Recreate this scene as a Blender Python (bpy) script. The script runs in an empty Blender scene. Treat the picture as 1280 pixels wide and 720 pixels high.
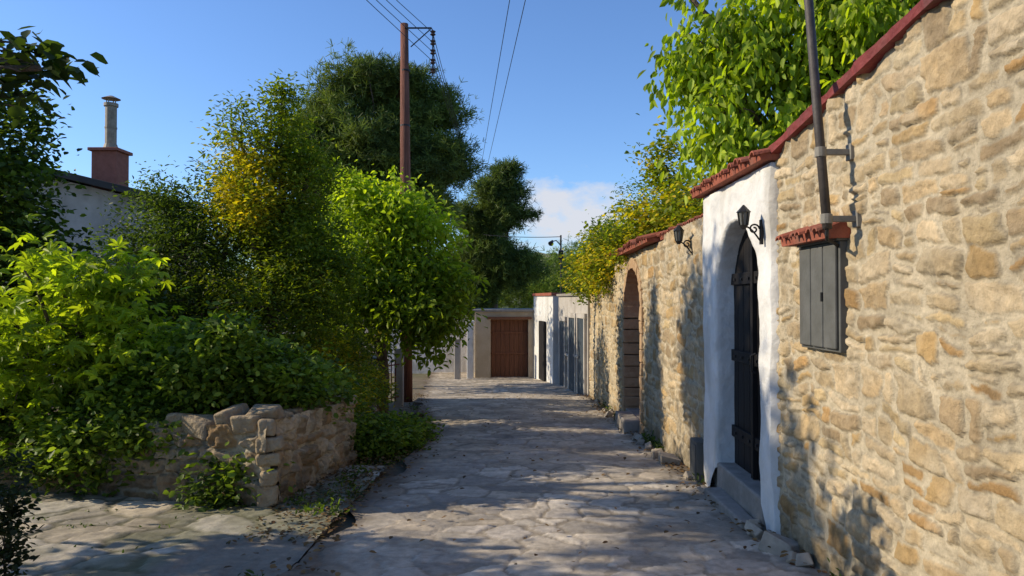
import bpy, math, random
import numpy as np
from mathutils import Vector, Matrix, Euler, kdtree
R=math.radians
sc=bpy.context.scene
rnd=random.Random(7)

# ------------------------------------------------------------ helpers
def gz(y):
    return -0.05*max(-30.0,min(28.0,y))
def gzn(y):
    return -0.05*np.clip(y,-30,28)
def h2(i,j,s):
    a=np.sin(i*127.1+j*311.7+s*74.7)*43758.5453
    return a-np.floor(a)
def vnoise(x,y,s=0):
    x=np.asarray(x,float);y=np.asarray(y,float)
    xi=np.floor(x);yi=np.floor(y);fx=x-xi;fy=y-yi
    fx=fx*fx*(3-2*fx);fy=fy*fy*(3-2*fy)
    return (h2(xi,yi,s)*(1-fx)+h2(xi+1,yi,s)*fx)*(1-fy)+(h2(xi,yi+1,s)*(1-fx)+h2(xi+1,yi+1,s)*fx)*fy
def fbm(x,y,s=0,o=4):
    r=0;a=.5;t=0
    for k in range(o):
        r=r+a*vnoise(x*2**k+k*17.3,y*2**k+k*9.1,s+k);t+=a;a*=.5
    return r/t
def sstep(a,b,x):
    t=np.clip((x-a)/(b-a),0,1);return t*t*(3-2*t)

def mesh_np(name,V,F,mats=(),col=None,smooth=False):
    me=bpy.data.meshes.new(name)
    V=np.asarray(V,np.float32);F=np.asarray(F,np.int32)
    n,k=F.shape
    me.vertices.add(len(V));me.vertices.foreach_set('co',V.ravel())
    me.loops.add(n*k);me.loops.foreach_set('vertex_index',F.ravel())
    me.polygons.add(n);me.polygons.foreach_set('loop_start',np.arange(0,n*k,k,dtype=np.int32))
    me.update(calc_edges=True)
    if smooth: me.polygons.foreach_set('use_smooth',np.ones(n,bool))
    if col is not None:
        a=me.color_attributes.new('Col','FLOAT_COLOR','POINT')
        c=np.ones((len(V),4),np.float32);c[:,:3]=col
        a.data.foreach_set('color',c.ravel())
    ob=bpy.data.objects.new(name,me);sc.collection.objects.link(ob)
    for m in mats: me.materials.append(m)
    return ob

def group(name,kids,loc=(0,0,0)):
    e=bpy.data.objects.new(name,None);sc.collection.objects.link(e);e.location=loc
    e.empty_display_size=.2
    bpy.context.view_layer.update()
    for k in kids:
        k.parent=e;k.matrix_parent_inverse=Matrix.Translation(Vector(loc)).inverted()
    return e

class MB:
    def __init__(s): s.v=[];s.f=[]
    def box(s,c,size,rot=(0,0,0),jit=0,taper=1):
        m=Euler(rot).to_matrix();b=len(s.v)
        for z in(-.5,.5):
            for y in(-.5,.5):
                for x in(-.5,.5):
                    t=taper if z>0 else 1
                    p=Vector((x*size[0]*t,y*size[1]*t,z*size[2]))
                    if jit:p+=Vector((rnd.uniform(-jit,jit),rnd.uniform(-jit,jit),rnd.uniform(-jit,jit)))
                    p=m@p;s.v.append((p.x+c[0],p.y+c[1],p.z+c[2]))
        for f in((0,2,3,1),(4,5,7,6),(0,1,5,4),(2,6,7,3),(0,4,6,2),(1,3,7,5)):
            s.f.append(tuple(b+i for i in f))
    def bb(s,x0,x1,y0,y1,z0,z1,jit=0): s.box(((x0+x1)/2,(y0+y1)/2,(z0+z1)/2),(x1-x0,y1-y0,z1-z0),jit=jit)
    def tube(s,pts,rad,n=8,cap=True):
        b=len(s.v);pts=[Vector(p) for p in pts]
        if not hasattr(rad,'__len__'): rad=[rad]*len(pts)
        up=Vector((0.13,.31,1)).normalized()
        for i,p in enumerate(pts):
            d=(pts[min(i+1,len(pts)-1)]-pts[max(i-1,0)])
            if d.length<1e-6:d=Vector((0,0,1))
            d.normalize()
            a=d.cross(up if abs(d.dot(up))<.95 else Vector((1,0,0))).normalized();c=d.cross(a)
            for k in range(n):
                t=2*math.pi*k/n
                q=p+(a*math.cos(t)+c*math.sin(t))*rad[i];s.v.append(tuple(q))
        for i in range(len(pts)-1):
            for k in range(n):
                k2=(k+1)%n
                s.f.append((b+i*n+k,b+i*n+k2,b+(i+1)*n+k2,b+(i+1)*n+k))
        if cap:
            s.f.append(tuple(b+k for k in range(n))[::-1]);e=b+(len(pts)-1)*n
            s.f.append(tuple(e+k for k in range(n)))
    def make(s,name,mat,bevel=0,smooth=False,seg=2):
        me=bpy.data.meshes.new(name);me.from_pydata(s.v,[],s.f);me.update()
        ob=bpy.data.objects.new(name,me);sc.collection.objects.link(ob)
        me.materials.append(mat)
        if smooth:
            for p in me.polygons:p.use_smooth=True
        if bevel:
            m=ob.modifiers.new('b','BEVEL');m.width=bevel;m.segments=seg;m.limit_method='ANGLE'
        return ob

# ------------------------------------------------------------ materials
def newmat(name):
    m=bpy.data.materials.new(name);m.use_nodes=True
    nt=m.node_tree;return m,nt,nt.nodes['Principled BSDF']
def mat_basic(name,c1,c2,scale=6,rough=.8,bump=.3,bscale=30,metal=0,detail=6,dist=.01,stain=None,stretch=(1,1,1)):
    m,nt,p=newmat(name);N=nt.nodes;L=nt.links
    tc=N.new('ShaderNodeTexCoord');ms=N.new('ShaderNodeMapping');ms.inputs['Scale'].default_value=stretch
    L.new(tc.outputs['Object'],ms.inputs['Vector'])
    n=N.new('ShaderNodeTexNoise');n.inputs['Scale'].default_value=scale;n.inputs['Detail'].default_value=detail
    n.inputs['Roughness'].default_value=.65
    L.new(ms.outputs[0],n.inputs['Vector'])
    cr=N.new('ShaderNodeValToRGB');cr.color_ramp.elements[0].position=.3;cr.color_ramp.elements[1].position=.7
    cr.color_ramp.elements[0].color=(*c1,1);cr.color_ramp.elements[1].color=(*c2,1)
    L.new(n.outputs['Fac'],cr.inputs['Fac'])
    out=cr.outputs['Color']
    if stain:
        n3=N.new('ShaderNodeTexNoise');n3.inputs['Scale'].default_value=stain[1];n3.inputs['Detail'].default_value=8
        mp=N.new('ShaderNodeMapping');mp.inputs['Scale'].default_value=(1,1,.35)
        L.new(tc.outputs['Object'],mp.inputs['Vector']);L.new(mp.outputs['Vector'],n3.inputs['Vector'])
        r=N.new('ShaderNodeMapRange');r.inputs[1].default_value=.5;r.inputs[2].default_value=.72;r.inputs[4].default_value=stain[2]
        L.new(n3.outputs['Fac'],r.inputs[0])
        mx=N.new('ShaderNodeMixRGB');L.new(r.outputs[0],mx.inputs[0]);L.new(out,mx.inputs[1]);mx.inputs[2].default_value=(*stain[0],1)
        out=mx.outputs[0]
    L.new(out,p.inputs['Base Color'])
    p.inputs['Roughness'].default_value=rough;p.inputs['Metallic'].default_value=metal
    p.inputs['Specular IOR Level'].default_value=.3
    n2=N.new('ShaderNodeTexNoise');n2.inputs['Scale'].default_value=bscale;n2.inputs['Detail'].default_value=8
    L.new(ms.outputs[0],n2.inputs['Vector'])
    b=N.new('ShaderNodeBump');b.inputs['Strength'].default_value=bump;b.inputs['Distance'].default_value=dist
    L.new(n2.outputs['Fac'],b.inputs['Height']);L.new(b.outputs['Normal'],p.inputs['Normal'])
    return m
def mat_stone(name,bump=.6,dist=.01,bscale=45,var=.35,rough=.9):
    m,nt,p=newmat(name);N=nt.nodes;L=nt.links
    at=N.new('ShaderNodeAttribute');at.attribute_name='Col'
    tc=N.new('ShaderNodeTexCoord')
    n=N.new('ShaderNodeTexNoise');n.inputs['Scale'].default_value=14;n.inputs['Detail'].default_value=10;n.inputs['Roughness'].default_value=.75
    L.new(tc.outputs['Object'],n.inputs['Vector'])
    r=N.new('ShaderNodeMapRange');r.inputs[1].default_value=.3;r.inputs[2].default_value=.7
    r.inputs[3].default_value=1-var;r.inputs[4].default_value=1+var*.7;L.new(n.outputs['Fac'],r.inputs[0])
    mx=N.new('ShaderNodeVectorMath');mx.operation='SCALE'
    L.new(at.outputs['Color'],mx.inputs[0]);L.new(r.outputs[0],mx.inputs['Scale'])
    L.new(mx.outputs[0],p.inputs['Base Color']);p.inputs['Roughness'].default_value=rough
    p.inputs['Specular IOR Level'].default_value=.25
    n2=N.new('ShaderNodeTexNoise');n2.inputs['Scale'].default_value=bscale;n2.inputs['Detail'].default_value=12;n2.inputs['Roughness'].default_value=.7
    L.new(tc.outputs['Object'],n2.inputs['Vector'])
    b=N.new('ShaderNodeBump');b.inputs['Strength'].default_value=bump;b.inputs['Distance'].default_value=dist
    L.new(n2.outputs['Fac'],b.inputs['Height']);L.new(b.outputs['Normal'],p.inputs['Normal'])
    return m
def mat_leaf(name,trans=.35,rough=.5,tint=(1.3,1.35,.5)):
    m,nt,p=newmat(name);N=nt.nodes;L=nt.links
    at=N.new('ShaderNodeAttribute');at.attribute_name='Col'
    L.new(at.outputs['Color'],p.inputs['Base Color']);p.inputs['Roughness'].default_value=rough
    p.inputs['Specular IOR Level'].default_value=.25
    t=N.new('ShaderNodeBsdfTranslucent')
    v=N.new('ShaderNodeVectorMath');v.operation='MULTIPLY';v.inputs[1].default_value=tint
    L.new(at.outputs['Color'],v.inputs[0]);L.new(v.outputs[0],t.inputs['Color'])
    mx=N.new('ShaderNodeMixShader');mx.inputs[0].default_value=trans
    L.new(p.outputs[0],mx.inputs[1]);L.new(t.outputs[0],mx.inputs[2])
    L.new(mx.outputs[0],N['Material Output'].inputs['Surface'])
    return m
M_stone=mat_stone('wall_stone',bump=1.0,dist=.022,bscale=30,var=.32)
M_flag=mat_stone('flagstone',bump=.6,dist=.012,bscale=25,var=.3,rough=.8)
M_leaf=mat_leaf('leaf',.45,tint=(1.5,1.6,.5))
M_leafb=mat_leaf('leaf_bright',trans=.5,tint=(1.5,1.55,.35))
M_pine=mat_leaf('pine_needle',trans=.3,rough=.6)
M_litter=mat_leaf('dry_leaf',trans=.1,rough=.8,tint=(1,1,1))
M_bark=mat_basic('bark',(.07,.05,.035),(.16,.12,.085),12,.95,.9,25,dist=.03)
M_plaster=mat_basic('white_plaster',(.58,.57,.54),(.74,.72,.68),3,.9,.7,10,dist=.03,stain=((.34,.31,.25),2.2,.75))
M_plaster2=mat_basic('old_plaster',(.36,.33,.29),(.50,.46,.41),2,.9,.5,12,dist=.02,stain=((.22,.19,.16),1.5,.7))
M_tan=mat_basic('tan_render',(.42,.33,.22),(.54,.44,.31),2.5,.92,.5,14,dist=.02,stain=((.30,.23,.16),1.2,.6))
M_tile=mat_basic('terracotta_tile',(.20,.05,.03),(.38,.12,.07),9,.85,.6,30,stain=((.15,.10,.075),5,.6))
M_cop=mat_basic('red_painted_coping',(.16,.03,.03),(.26,.055,.05),7,.75,.8,14,dist=.03,stain=((.12,.06,.055),4,.7))
M_door=mat_basic('dark_wood',(.006,.005,.005),(.016,.013,.012),8,.6,.4,20,stretch=(3,3,.3))
M_brown=mat_basic('brown_wood',(.12,.045,.022),(.20,.08,.038),5,.65,.4,22,stretch=(3,3,.3))
M_grey=mat_basic('grey_metal_paint',(.085,.085,.075),(.13,.13,.12),5,.6,.25,40,stain=((.07,.06,.05),3,.6))
M_steel=mat_basic('weathered_flue_steel',(.20,.16,.11),(.36,.30,.22),10,.6,.2,50)
M_dsteel=mat_basic('dark_pipe',(.045,.037,.032),(.09,.075,.065),10,.6,.3,50)
M_brk=mat_basic('aged_steel',(.16,.15,.13),(.26,.24,.2),10,.7,.3,50)
M_iron=mat_basic('wrought_iron',(.012,.012,.012),(.03,.028,.026),20,.5,.2,50)
M_pole=mat_basic('wood_pole',(.13,.045,.028),(.29,.12,.075),3,.85,1.0,12,dist=.03,stain=((.08,.04,.03),2,.6),stretch=(6,6,.35))
M_brick=mat_basic('chimney_brick',(.25,.09,.06),(.35,.13,.09),8,.9,.6,20)
M_ground=mat_basic('dry_soil',(.12,.09,.06),(.22,.18,.12),1.5,.95,.8,6,dist=.05,stain=((.08,.10,.04),.4,.8))
M_soil=mat_basic('garden_soil',(.05,.038,.025),(.11,.085,.055),4,.95,.8,10,dist=.05)
M_conc=mat_basic('step_concrete',(.20,.18,.15),(.34,.30,.26),5,.9,.7,20,dist=.015)
M_roof=mat_basic('roof_sheet',(.03,.028,.028),(.06,.055,.05),3,.8,.4,20)
M_glass=mat_basic('lamp_glass',(.12,.12,.11),(.2,.2,.18),5,.15,.05,20)
M_hill=mat_basic('hill_scrub',(.09,.11,.05),(.20,.19,.10),.15,.95,.8,.6,dist=1.0)

# ------------------------------------------------------------ stone patterns
PAL1=[(.48,.355,.195),(.54,.42,.26),(.45,.31,.145),(.56,.455,.305),(.42,.265,.115),(.50,.395,.245),(.52,.40,.225),(.38,.285,.17),(.54,.435,.285),(.49,.365,.21),(.53,.42,.27),(.46,.36,.22)]
def rubble(u,v,seed,rh=.17,sw=.30,mort=1.0,pal=None,amp=1.0,fill=1.0):
    rg=np.random.RandomState(seed)
    uu=u+(fbm(u*1.3,v*1.3,seed+1)-.5)*.16+(vnoise(u*5,v*7,seed+2)-.5)*.07+(fbm(u*14,v*14,seed+2,3)-.5)*.03
    vv=v+(fbm(u*.9,v*.9,seed+3)-.5)*.16+(vnoise(u*4,v*5,seed+4)-.5)*.07+(fbm(u*14,v*14,seed+4,3)-.5)*.03
    vmin=vv.min()-.5;rows=vmin+np.cumsum(rh*rg.uniform(.5,1.7,int((vv.max()-vmin)/rh*1.8)+5))
    r=np.searchsorted(rows,vv);r=np.clip(r,1,len(rows)-1)
    d=np.zeros_like(uu);cid=np.zeros_like(uu);lu=np.zeros_like(uu);lv=np.zeros_like(uu)
    um=uu.min()-1;L=uu.max()-um+1
    for k in np.unique(r):
        m=r==k
        e=um+np.cumsum(sw*rg.uniform(.35,1.8,int(L/sw*1.7)+5))
        c=np.clip(np.searchsorted(e,uu[m]),1,len(e)-1)
        l=e[c-1];rr=e[c];b=np.full_like(l,rows[k-1]);t=np.full_like(l,rows[k])
        sp=rg.uniform(0,1,len(e))[c];fr=rg.uniform(.35,.65,len(e))[c];sl=rg.uniform(-.35,.35,len(e))[c];tp=rg.uniform(-.18,.18,len(e))[c]
        split=(sp<.36)&((t-b)>rh*.8)
        xu=uu[m]-(l+rr)/2
        mid=b+(t-b)*fr+xu*sl*.5;top=vv[m]>mid
        b2=np.where(split&top,mid,b);t2=np.where(split&~top,mid,t)
        xs=uu[m]+(vv[m]-(b+t)/2)*sl
        du=np.minimum(xs-l,rr-xs)-.012;dv=np.minimum(vv[m]-b2-np.maximum(0,tp*xu),t2-vv[m]-np.maximum(0,-tp*xu))
        rad=.028
        dd=np.where((du<rad)&(dv<rad),rad-np.hypot(rad-du,rad-dv),np.minimum(du,dv))
        d[m]=dd;cid[m]=k*131.0+c*7.0+np.where(split&top,3.5,0)
        lu[m]=xu;lv[m]=(vv[m]-(b2+t2)/2)
    i1=h2(cid,cid*.37,1.3);i2=h2(cid,cid*.71,2.1);i3=h2(cid,cid*.13,3.7);i4=h2(cid,cid*.53,5.1)
    chip=(fbm(u*22,v*22,seed+6,3)-.5)
    d=d-(.003+.022*i1*i1)*mort-chip*.026
    m=sstep(0,.010,d)
    ridge=1-np.abs(2*fbm(u*7,v*7,seed+8,4)-1)
    hgt=amp*(m*(.006+.016*i2)+m*(lu*(i3-.5)*.12+lv*(i4-.5)*.25)+(ridge-.7)*.024*(.4+m)+(fbm(u*25,v*25,seed+12,3)-.5)*.012+(1-m)*(fbm(u*6,v*6,seed+14)-.45)*.024)
    pal=np.array(PAL1 if pal is None else pal);mortc=np.array((.54,.455,.315))
    sc_=pal[(i4*len(pal)).astype(int)%len(pal)]*(.80+.36*i3)[...,None]
    blot=sstep(.35,.65,fbm(u*9,v*9,seed+15,3))[...,None]
    sc_=sc_*(1-.22*blot)+sc_*np.array((1.08,.92,.66))*.22*blot
    mm=m*(.30+.70*sstep(.30,.55,fbm(u*2.5,v*2.5,seed+9)+i1*.22))*fill
    col=mortc*(1-mm[...,None])+sc_*mm[...,None]
    col=col*(.72+.5*fbm(u*4,v*4,seed+11))[...,None]
    crack=sstep(-.010,0,d)*(1-sstep(0,.007,d))*(.3+.7*i2)
    col=col*(1-.45*crack)[...,None]
    return hgt,col

def wall_sheet(name,p0,p1,zb,zt,du=.02,dz=.02,hole=None,seed=1,rh=.17,sw=.3,off=0,mort=1.0,dirt=True,pal=None,wob=.0,amp=1.0,fill=1.0,tone=1.0):
    p0=np.array(p0,float);p1=np.array(p1,float);L=np.hypot(*(p1-p0));t=(p1-p0)/L
    n=np.array([-t[1],t[0]])
    nu=int(L/du)+1
    us=np.linspace(0,L,nu);zb_=np.array([zb(s) for s in us]);zt_=np.array([zt(s) for s in us])
    nv=int((zt_-zb_).max()/dz)+1
    w=np.linspace(0,1,nv)
    U=np.repeat(us[:,None],nv,1);Z=zb_[:,None]*(1-w)+zt_[:,None]*w
    h,col=rubble(U+seed*3.1,Z,seed,rh,sw,mort,pal,amp,fill)
    h=np.maximum(h,-.012)
    if wob: h=h+(fbm(U*.6,Z*.6,seed+20,2)-.5)*wob
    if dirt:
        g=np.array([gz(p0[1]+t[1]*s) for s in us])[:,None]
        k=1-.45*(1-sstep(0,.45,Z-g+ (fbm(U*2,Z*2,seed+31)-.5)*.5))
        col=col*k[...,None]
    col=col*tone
    X=p0[0]+t[0]*U+n[0]*(h+off);Y=p0[1]+t[1]*U+n[1]*(h+off)
    V=np.stack([X,Y,Z],-1).reshape(-1,3)
    I=np.arange(nu*nv).reshape(nu,nv)
    F=np.stack([I[:-1,:-1],I[1:,:-1],I[1:,1:],I[:-1,1:]],-1)
    if hole is not None:
        uc=(U[:-1,:-1]+U[1:,1:])/2;zc=(Z[:-1,:-1]+Z[1:,1:])/2
        F=F[~hole(uc,zc)]
    return mesh_np(name,V,F.reshape(-1,4),[M_stone],col.reshape(-1,3),smooth=True)

# ------------------------------------------------------------ street (flagstones)
def flag_sheet(xl,xr,Y,nx,cell,seed,off,colA,colJ,amp=1.0,gapw=.022,aniso=1.0,prune=.28,wav=.05,fmin=.25):
    rg=np.random.RandomState(seed)
    W=np.linspace(0,1,nx)
    XL=np.array([xl(y) for y in Y])[:,None];XR=np.array([xr(y) for y in Y])[:,None]
    X=XL*(1-W)+XR*W;YY=np.repeat(Y[:,None],nx,1)
    xs=np.arange(X.min()-2,X.max()+2,cell);ys=np.arange(Y.min()-2,Y.max()+2,cell*aniso)
    P=np.array([(a+rg.uniform(-.6,.6)*cell,b+rg.uniform(-.6,.6)*cell*aniso) for a in xs for b in ys if rg.rand()>prune])
    kd=kdtree.KDTree(len(P))
    for i,p in enumerate(P):kd.insert((p[0],p[1]/aniso,0),i)
    kd.balance()
    wx=(X+(fbm(X*2.2,YY*2.2,seed)-.5)*.25*cell/.4+(fbm(X*7,YY*7,seed+1,4)-.5)*.09)
    wy=(YY+(fbm(X*2.2,YY*2.2,seed+2)-.5)*.25*cell/.4+(fbm(X*7,YY*7,seed+3,4)-.5)*.09)
    n=wx.size;idx=np.zeros(n);d=np.zeros(n);a1=wx.ravel();b1=wy.ravel()/aniso
    for i in range(n):
        r=kd.find_n((a1[i],b1[i],0),3)
        p=r[0][0];best=9
        for q in (r[1][0],r[2][0]):
            ex=q.x-p.x;ey=q.y-p.y;l=math.hypot(ex,ey)
            dd=(ex*((p.x+q.x)/2-a1[i])+ey*((p.y+q.y)/2-b1[i]))/l
            if dd<best:best=dd
        idx[i]=r[0][1];d[i]=best
    idx=idx.reshape(X.shape);d=d.reshape(X.shape)
    i1=h2(idx,idx*.37,1.3);i2=h2(idx,idx*.7,2.2);i3=h2(idx,idx*.2,4.1)
    dist=np.clip(YY/10,.5,3)
    d=d-gapw*(.1+1.5*i1)-(fbm(X*12,YY*12,seed+5,3)-.5)*.03
    m=sstep(0,.018*dist,d)
    hgt=m*(.004+.010*i2)*amp+m*((fbm(X*3,YY*3,seed+6)-.5)*.012+(fbm(X*12,YY*12,seed+8,3)-.5)*.016)*amp+(fbm(X*.6,YY*.6,seed+7,2)-.5)*wav+(1-m)*(fbm(X*8,YY*8,seed+18,3)-.5)*.012
    colA=np.array(colA);pal=colA[(i3*len(colA)).astype(int)%len(colA)]*(.74+.46*i2)[...,None]
    fade=(fmin+(1-fmin)*sstep(.38,.62,fbm(X*.9,YY*.9,seed+13)))
    mm=m*fade+(1-fade)*.7
    col=pal*mm[...,None]+np.array(colJ)*(1-mm)[...,None]
    col=col*(.62+.76*fbm(X*2.2,YY*2.2,seed+9))[...,None]*(.75+.5*fbm(X*15,YY*15,seed+19,3))[...,None]
    Z=gzn(YY)+off+hgt
    return X,YY,Z,col
def sheet(name,X,Y,Z,col,mat):
    a,b=X.shape;I=np.arange(a*b).reshape(a,b)
    F=np.stack([I[:-1,:-1],I[:-1,1:],I[1:,1:],I[1:,:-1]],-1).reshape(-1,4)
    return mesh_np(name,np.stack([X,Y,Z],-1).reshape(-1,3),F,[mat],col.reshape(-1,3),smooth=True)

def interp(xs,ys): return lambda y: float(np.interp(y,xs,ys))
ledge=interp([-4,5,7,10.6,14,18,28,31],[-1.45,-1.45,-1.45,-1.3,-1.7,-2.3,-3.2,-3.4])
ledge_w=lambda y: ledge(y)+.08*math.sin(y*2.3)+.05*math.sin(y*5.1+1)
Yr=np.concatenate([np.linspace(-4,1.8,40)[:-1],1.8*np.exp(np.linspace(0,math.log(31/1.8),480))])
X,Y,Z,C=flag_sheet(ledge_w,lambda y:2.2,Yr,250,.31,11,.03,
   [(.47,.405,.32),(.43,.375,.305),(.52,.445,.35),(.40,.35,.29),(.49,.41,.31),(.55,.48,.385)],(.30,.25,.185),aniso=.85,amp=.75,gapw=.018)
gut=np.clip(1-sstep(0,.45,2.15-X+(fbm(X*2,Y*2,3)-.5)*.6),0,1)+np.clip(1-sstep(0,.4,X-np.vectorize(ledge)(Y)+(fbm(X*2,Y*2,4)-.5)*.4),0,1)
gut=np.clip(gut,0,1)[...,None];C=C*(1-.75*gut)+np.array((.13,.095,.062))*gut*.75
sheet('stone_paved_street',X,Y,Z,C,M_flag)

Yp=np.linspace(1.2,9,260)
X,Y,Z,C=flag_sheet(lambda y:-9.5,lambda y:-1.5,Yp,300,.42,23,.045,
   [(.46,.40,.31),(.56,.50,.40),(.38,.34,.26),(.35,.32,.24),(.48,.40,.29)],(.13,.12,.07),amp=1.3,gapw=.03,fmin=.6)
mossy=sstep(.47,.6,fbm(X*1.2,Y*1.2,77))[...,None]
C=C*(1-.5*mossy)+np.array((.13,.13,.055))*.5*mossy
band=(sstep(-2.5,-2.3,X)*(1-sstep(5.6,6.0,Y)))[...,None]
C=C*(1-band)+np.array((.27,.235,.185))*(.7+.5*fbm(X*4,Y*4,5))[...,None]*band
sheet('flagstone_side_path',X,Y,Z,C,M_flag)

ys=np.concatenate([[-400,-100],np.linspace(-30,28,30),[32,40,60,120,400,1500,4000]])
xs=np.concatenate([[-4000,-800,-200,-60],np.linspace(-20,20,12),[60,200,800,4000]])
GX,GY=np.meshgrid(xs,ys);GZ=gzn(GY)-.03
I=np.arange(GX.size).reshape(GX.shape)
F=np.stack([I[:-1,:-1],I[:-1,1:],I[1:,1:],I[1:,:-1]],-1).reshape(-1,4)
mesh_np('ground',np.stack([GX,GY,GZ],-1).reshape(-1,3),F,[M_ground])

hx=np.linspace(-260,260,90);hy=np.linspace(150,420,30)
HX,HY=np.meshgrid(hx,hy)
HZ=-3+ (fbm(HX*.008,HY*.008,5)*30+2)*np.sin(np.clip((HY-150)/270,0,1)*math.pi)**.8*(.55+.35*sstep(-150,60,HX))+(fbm(HX*.1,HY*.1,8,3)-.5)*5
I=np.arange(HX.size).reshape(HX.shape)
F=np.stack([I[:-1,:-1],I[:-1,1:],I[1:,1:],I[1:,:-1]],-1).reshape(-1,4)
mesh_np('hills',np.stack([HX,HY,HZ],-1).reshape(-1,3),F,[M_hill],smooth=True)

# ------------------------------------------------------------ right side walls
WX=2.1
GY0,GY1=5.80,7.84
zt_near=lambda s: float(np.interp(s+.2,[0.2,3.66,5.85],[3.55,3.07,2.78]))
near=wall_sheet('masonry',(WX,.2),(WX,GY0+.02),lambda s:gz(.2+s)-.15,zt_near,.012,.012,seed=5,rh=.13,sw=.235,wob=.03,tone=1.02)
def slab(b,x0,x1,ys,z0,z1):
    k=len(b.v)
    for y,za,zc in zip(ys,z0,z1):
        b.v+= [(x0,y,za),(x1,y,za),(x1,y,zc),(x0,y,zc)]
    n=len(ys)
    for i in range(n-1):
        for j in range(4):
            j2=(j+1)%4
            b.f.append((k+i*4+j,k+i*4+j2,k+(i+1)*4+j2,k+(i+1)*4+j))
    b.f.append((k,k+3,k+2,k+1));e=k+(n-1)*4;b.f.append((e,e+1,e+2,e+3))
b=MB()
yy=[.2,1.5,3,4.5,GY0-.02];slab(b,WX+.05,WX+.5,yy,[gz(y)-.2 for y in yy],[zt_near(y-.2)-.01 for y in yy])
body=b.make('wall_core',M_plaster2)
b=MB();yy=list(np.linspace(.2,GY0+.04,90))
wv=[.014*math.sin(y*7)+.012*math.sin(y*17+1)+rnd.uniform(-.010,.010) for y in yy]
for y,w in zip(yy,wv):
    z=zt_near(y-.2)
    b.v+=[(WX-.06+w,y,z-.03+w),(WX-.07+w,y,z+.025+w*.5),(WX+.10,y,z+.085+w),(WX+.55,y,z+.06),(WX+.55,y,z-.03)]
for i in range(len(yy)-1):
    for j in range(5):
        b.f.append((i*5+j,i*5+(j+1)%5,(i+1)*5+(j+1)%5,(i+1)*5+j))
b.f.append((0,1,2,3,4));e=(len(yy)-1)*5;b.f.append((e+4,e+3,e+2,e+1,e))
cop=b.make('coping',M_cop,smooth=False)
group('stone_wall',[near,body,cop])

def tiles(name,y0,y1,zf,x_out,x_in,pitch=.17,drop=.14,r=.085,jit=.012):
    b=MB();y=y0
    while y<y1:
        z=zf(y)+rnd.uniform(-jit,jit);k=len(b.v);N=7;xo=x_out+rnd.uniform(-.03,.03);tw=rnd.uniform(-.02,.02)
        for (x,zz,rr) in((xo,z-drop,r),(x_in,z,r*.85)):
            for o in(0,-.016):
                for i in range(N):
                    a=math.pi*i/(N-1)
                    b.v.append((x,y+tw*(x<x_in)+math.cos(a)*(rr+o),zz+math.sin(a)*(rr+o)*.75))
        for i in range(N-1):
            b.f.append((k+i,k+i+1,k+2*N+i+1,k+2*N+i))
            b.f.append((k+N+i+1,k+N+i,k+3*N+i,k+3*N+i+1))
            b.f.append((k+i+1,k+i,k+N+i,k+N+i+1))
        y+=pitch*rnd.uniform(.92,1.08)
    yy=list(np.linspace(y0-.05,y1,12));kk=len(b.v)
    for q in yy:
        z=zf(q);b.v+=[(x_out+.05,q,z-drop-.04),(x_out+.04,q,z-drop+.02),(x_in,q,z+.02),(x_in,q,z-drop-.04)]
    for i in range(len(yy)-1):
        for j in range(4): b.f.append((kk+i*4+j,kk+i*4+(j+1)%4,kk+(i+1)*4+(j+1)%4,kk+(i+1)*4+j))
    b.f.append((kk,kk+1,kk+2,kk+3));e=kk+(len(yy)-1)*4;b.f.append((e+3,e+2,e+1,e))
    return b.make(name,M_tile)

def arch_pts(oy0,oy1,zb,zs,n=16,rise=None):
    r=(oy1-oy0)/2;c=(oy0+oy1)/2;rise=rise or r
    p=[(oy0,zb+(zs-zb)*i/6) for i in range(6)]
    p+=[(c-r*math.cos(math.pi*i/n),zs+rise*math.sin(math.pi*i/n)) for i in range(n+1)]
    p+=[(oy1,zs-(zs-zb)*i/6) for i in range(1,7)]
    return p
def arch_panel(name,x,y0,y1,zb,zt,oy0,oy1,ozb,zs,rise,depth,mat,seed=0,wob=.012):
    A=arch_pts(oy0,oy1,ozb,zs,16,rise);O=[]
    n=len(A)
    for i,(y,z) in enumerate(A):
        if i<6: O.append((y0,zb+(zt-zb)*.78*i/6))
        elif i>n-7: O.append((y1,zb+(zt-zb)*.78*(n-1-i)/6))
        else:
            t=(i-6)/16
            if t<.25: O.append((y0,zb+(zt-zb)*(.78+.22*t/.25)))
            elif t<=.75: O.append((y0+(y1-y0)*(t-.25)/.5,zt))
            else: O.append((y1,zb+(zt-zb)*(1-.22*(t-.75)/.25)))
    K=14
    A=np.array(A);O=np.array(O)
    m=6;ti=np.linspace(0,n-1,(n-1)*m+1)
    A=np.stack([np.interp(ti,range(n),A[:,j]) for j in(0,1)],1);O=np.stack([np.interp(ti,range(n),O[:,j]) for j in(0,1)],1)
    n=len(A);rows=[]
    for dd in np.linspace(depth,.03,6): rows.append((A,np.full(n,x+dd)))
    for k in range(K+1):
        w=k/K;P=A*(1-w)+O*w;rows.append((P+((A-O)/np.maximum(1e-6,np.linalg.norm(A-O,axis=1))[:,None]*-.02 if k==0 else 0),np.full(n,x)))
    rows.append((O,np.full(n,x+.12)))
    arr=[]
    for P,xx in rows:
        q=(fbm(P[:,0]*3+5,P[:,1]*3,seed,3)-.5)
        q2=(fbm(P[:,0]*4+15,P[:,1]*4,seed+4,3)-.5)
        arr.append(np.stack([xx+q*wob*3,P[:,0]+q2*wob*2,P[:,1]+q*wob*2],-1))
    V=np.array(arr);a,bn=V.shape[:2];I=np.arange(a*bn).reshape(a,bn)
    F=np.stack([I[:-1,:-1],I[:-1,1:],I[1:,1:],I[1:,:-1]],-1).reshape(-1,4)
    return mesh_np(name,V.reshape(-1,3),F,[mat],smooth=True)

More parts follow.
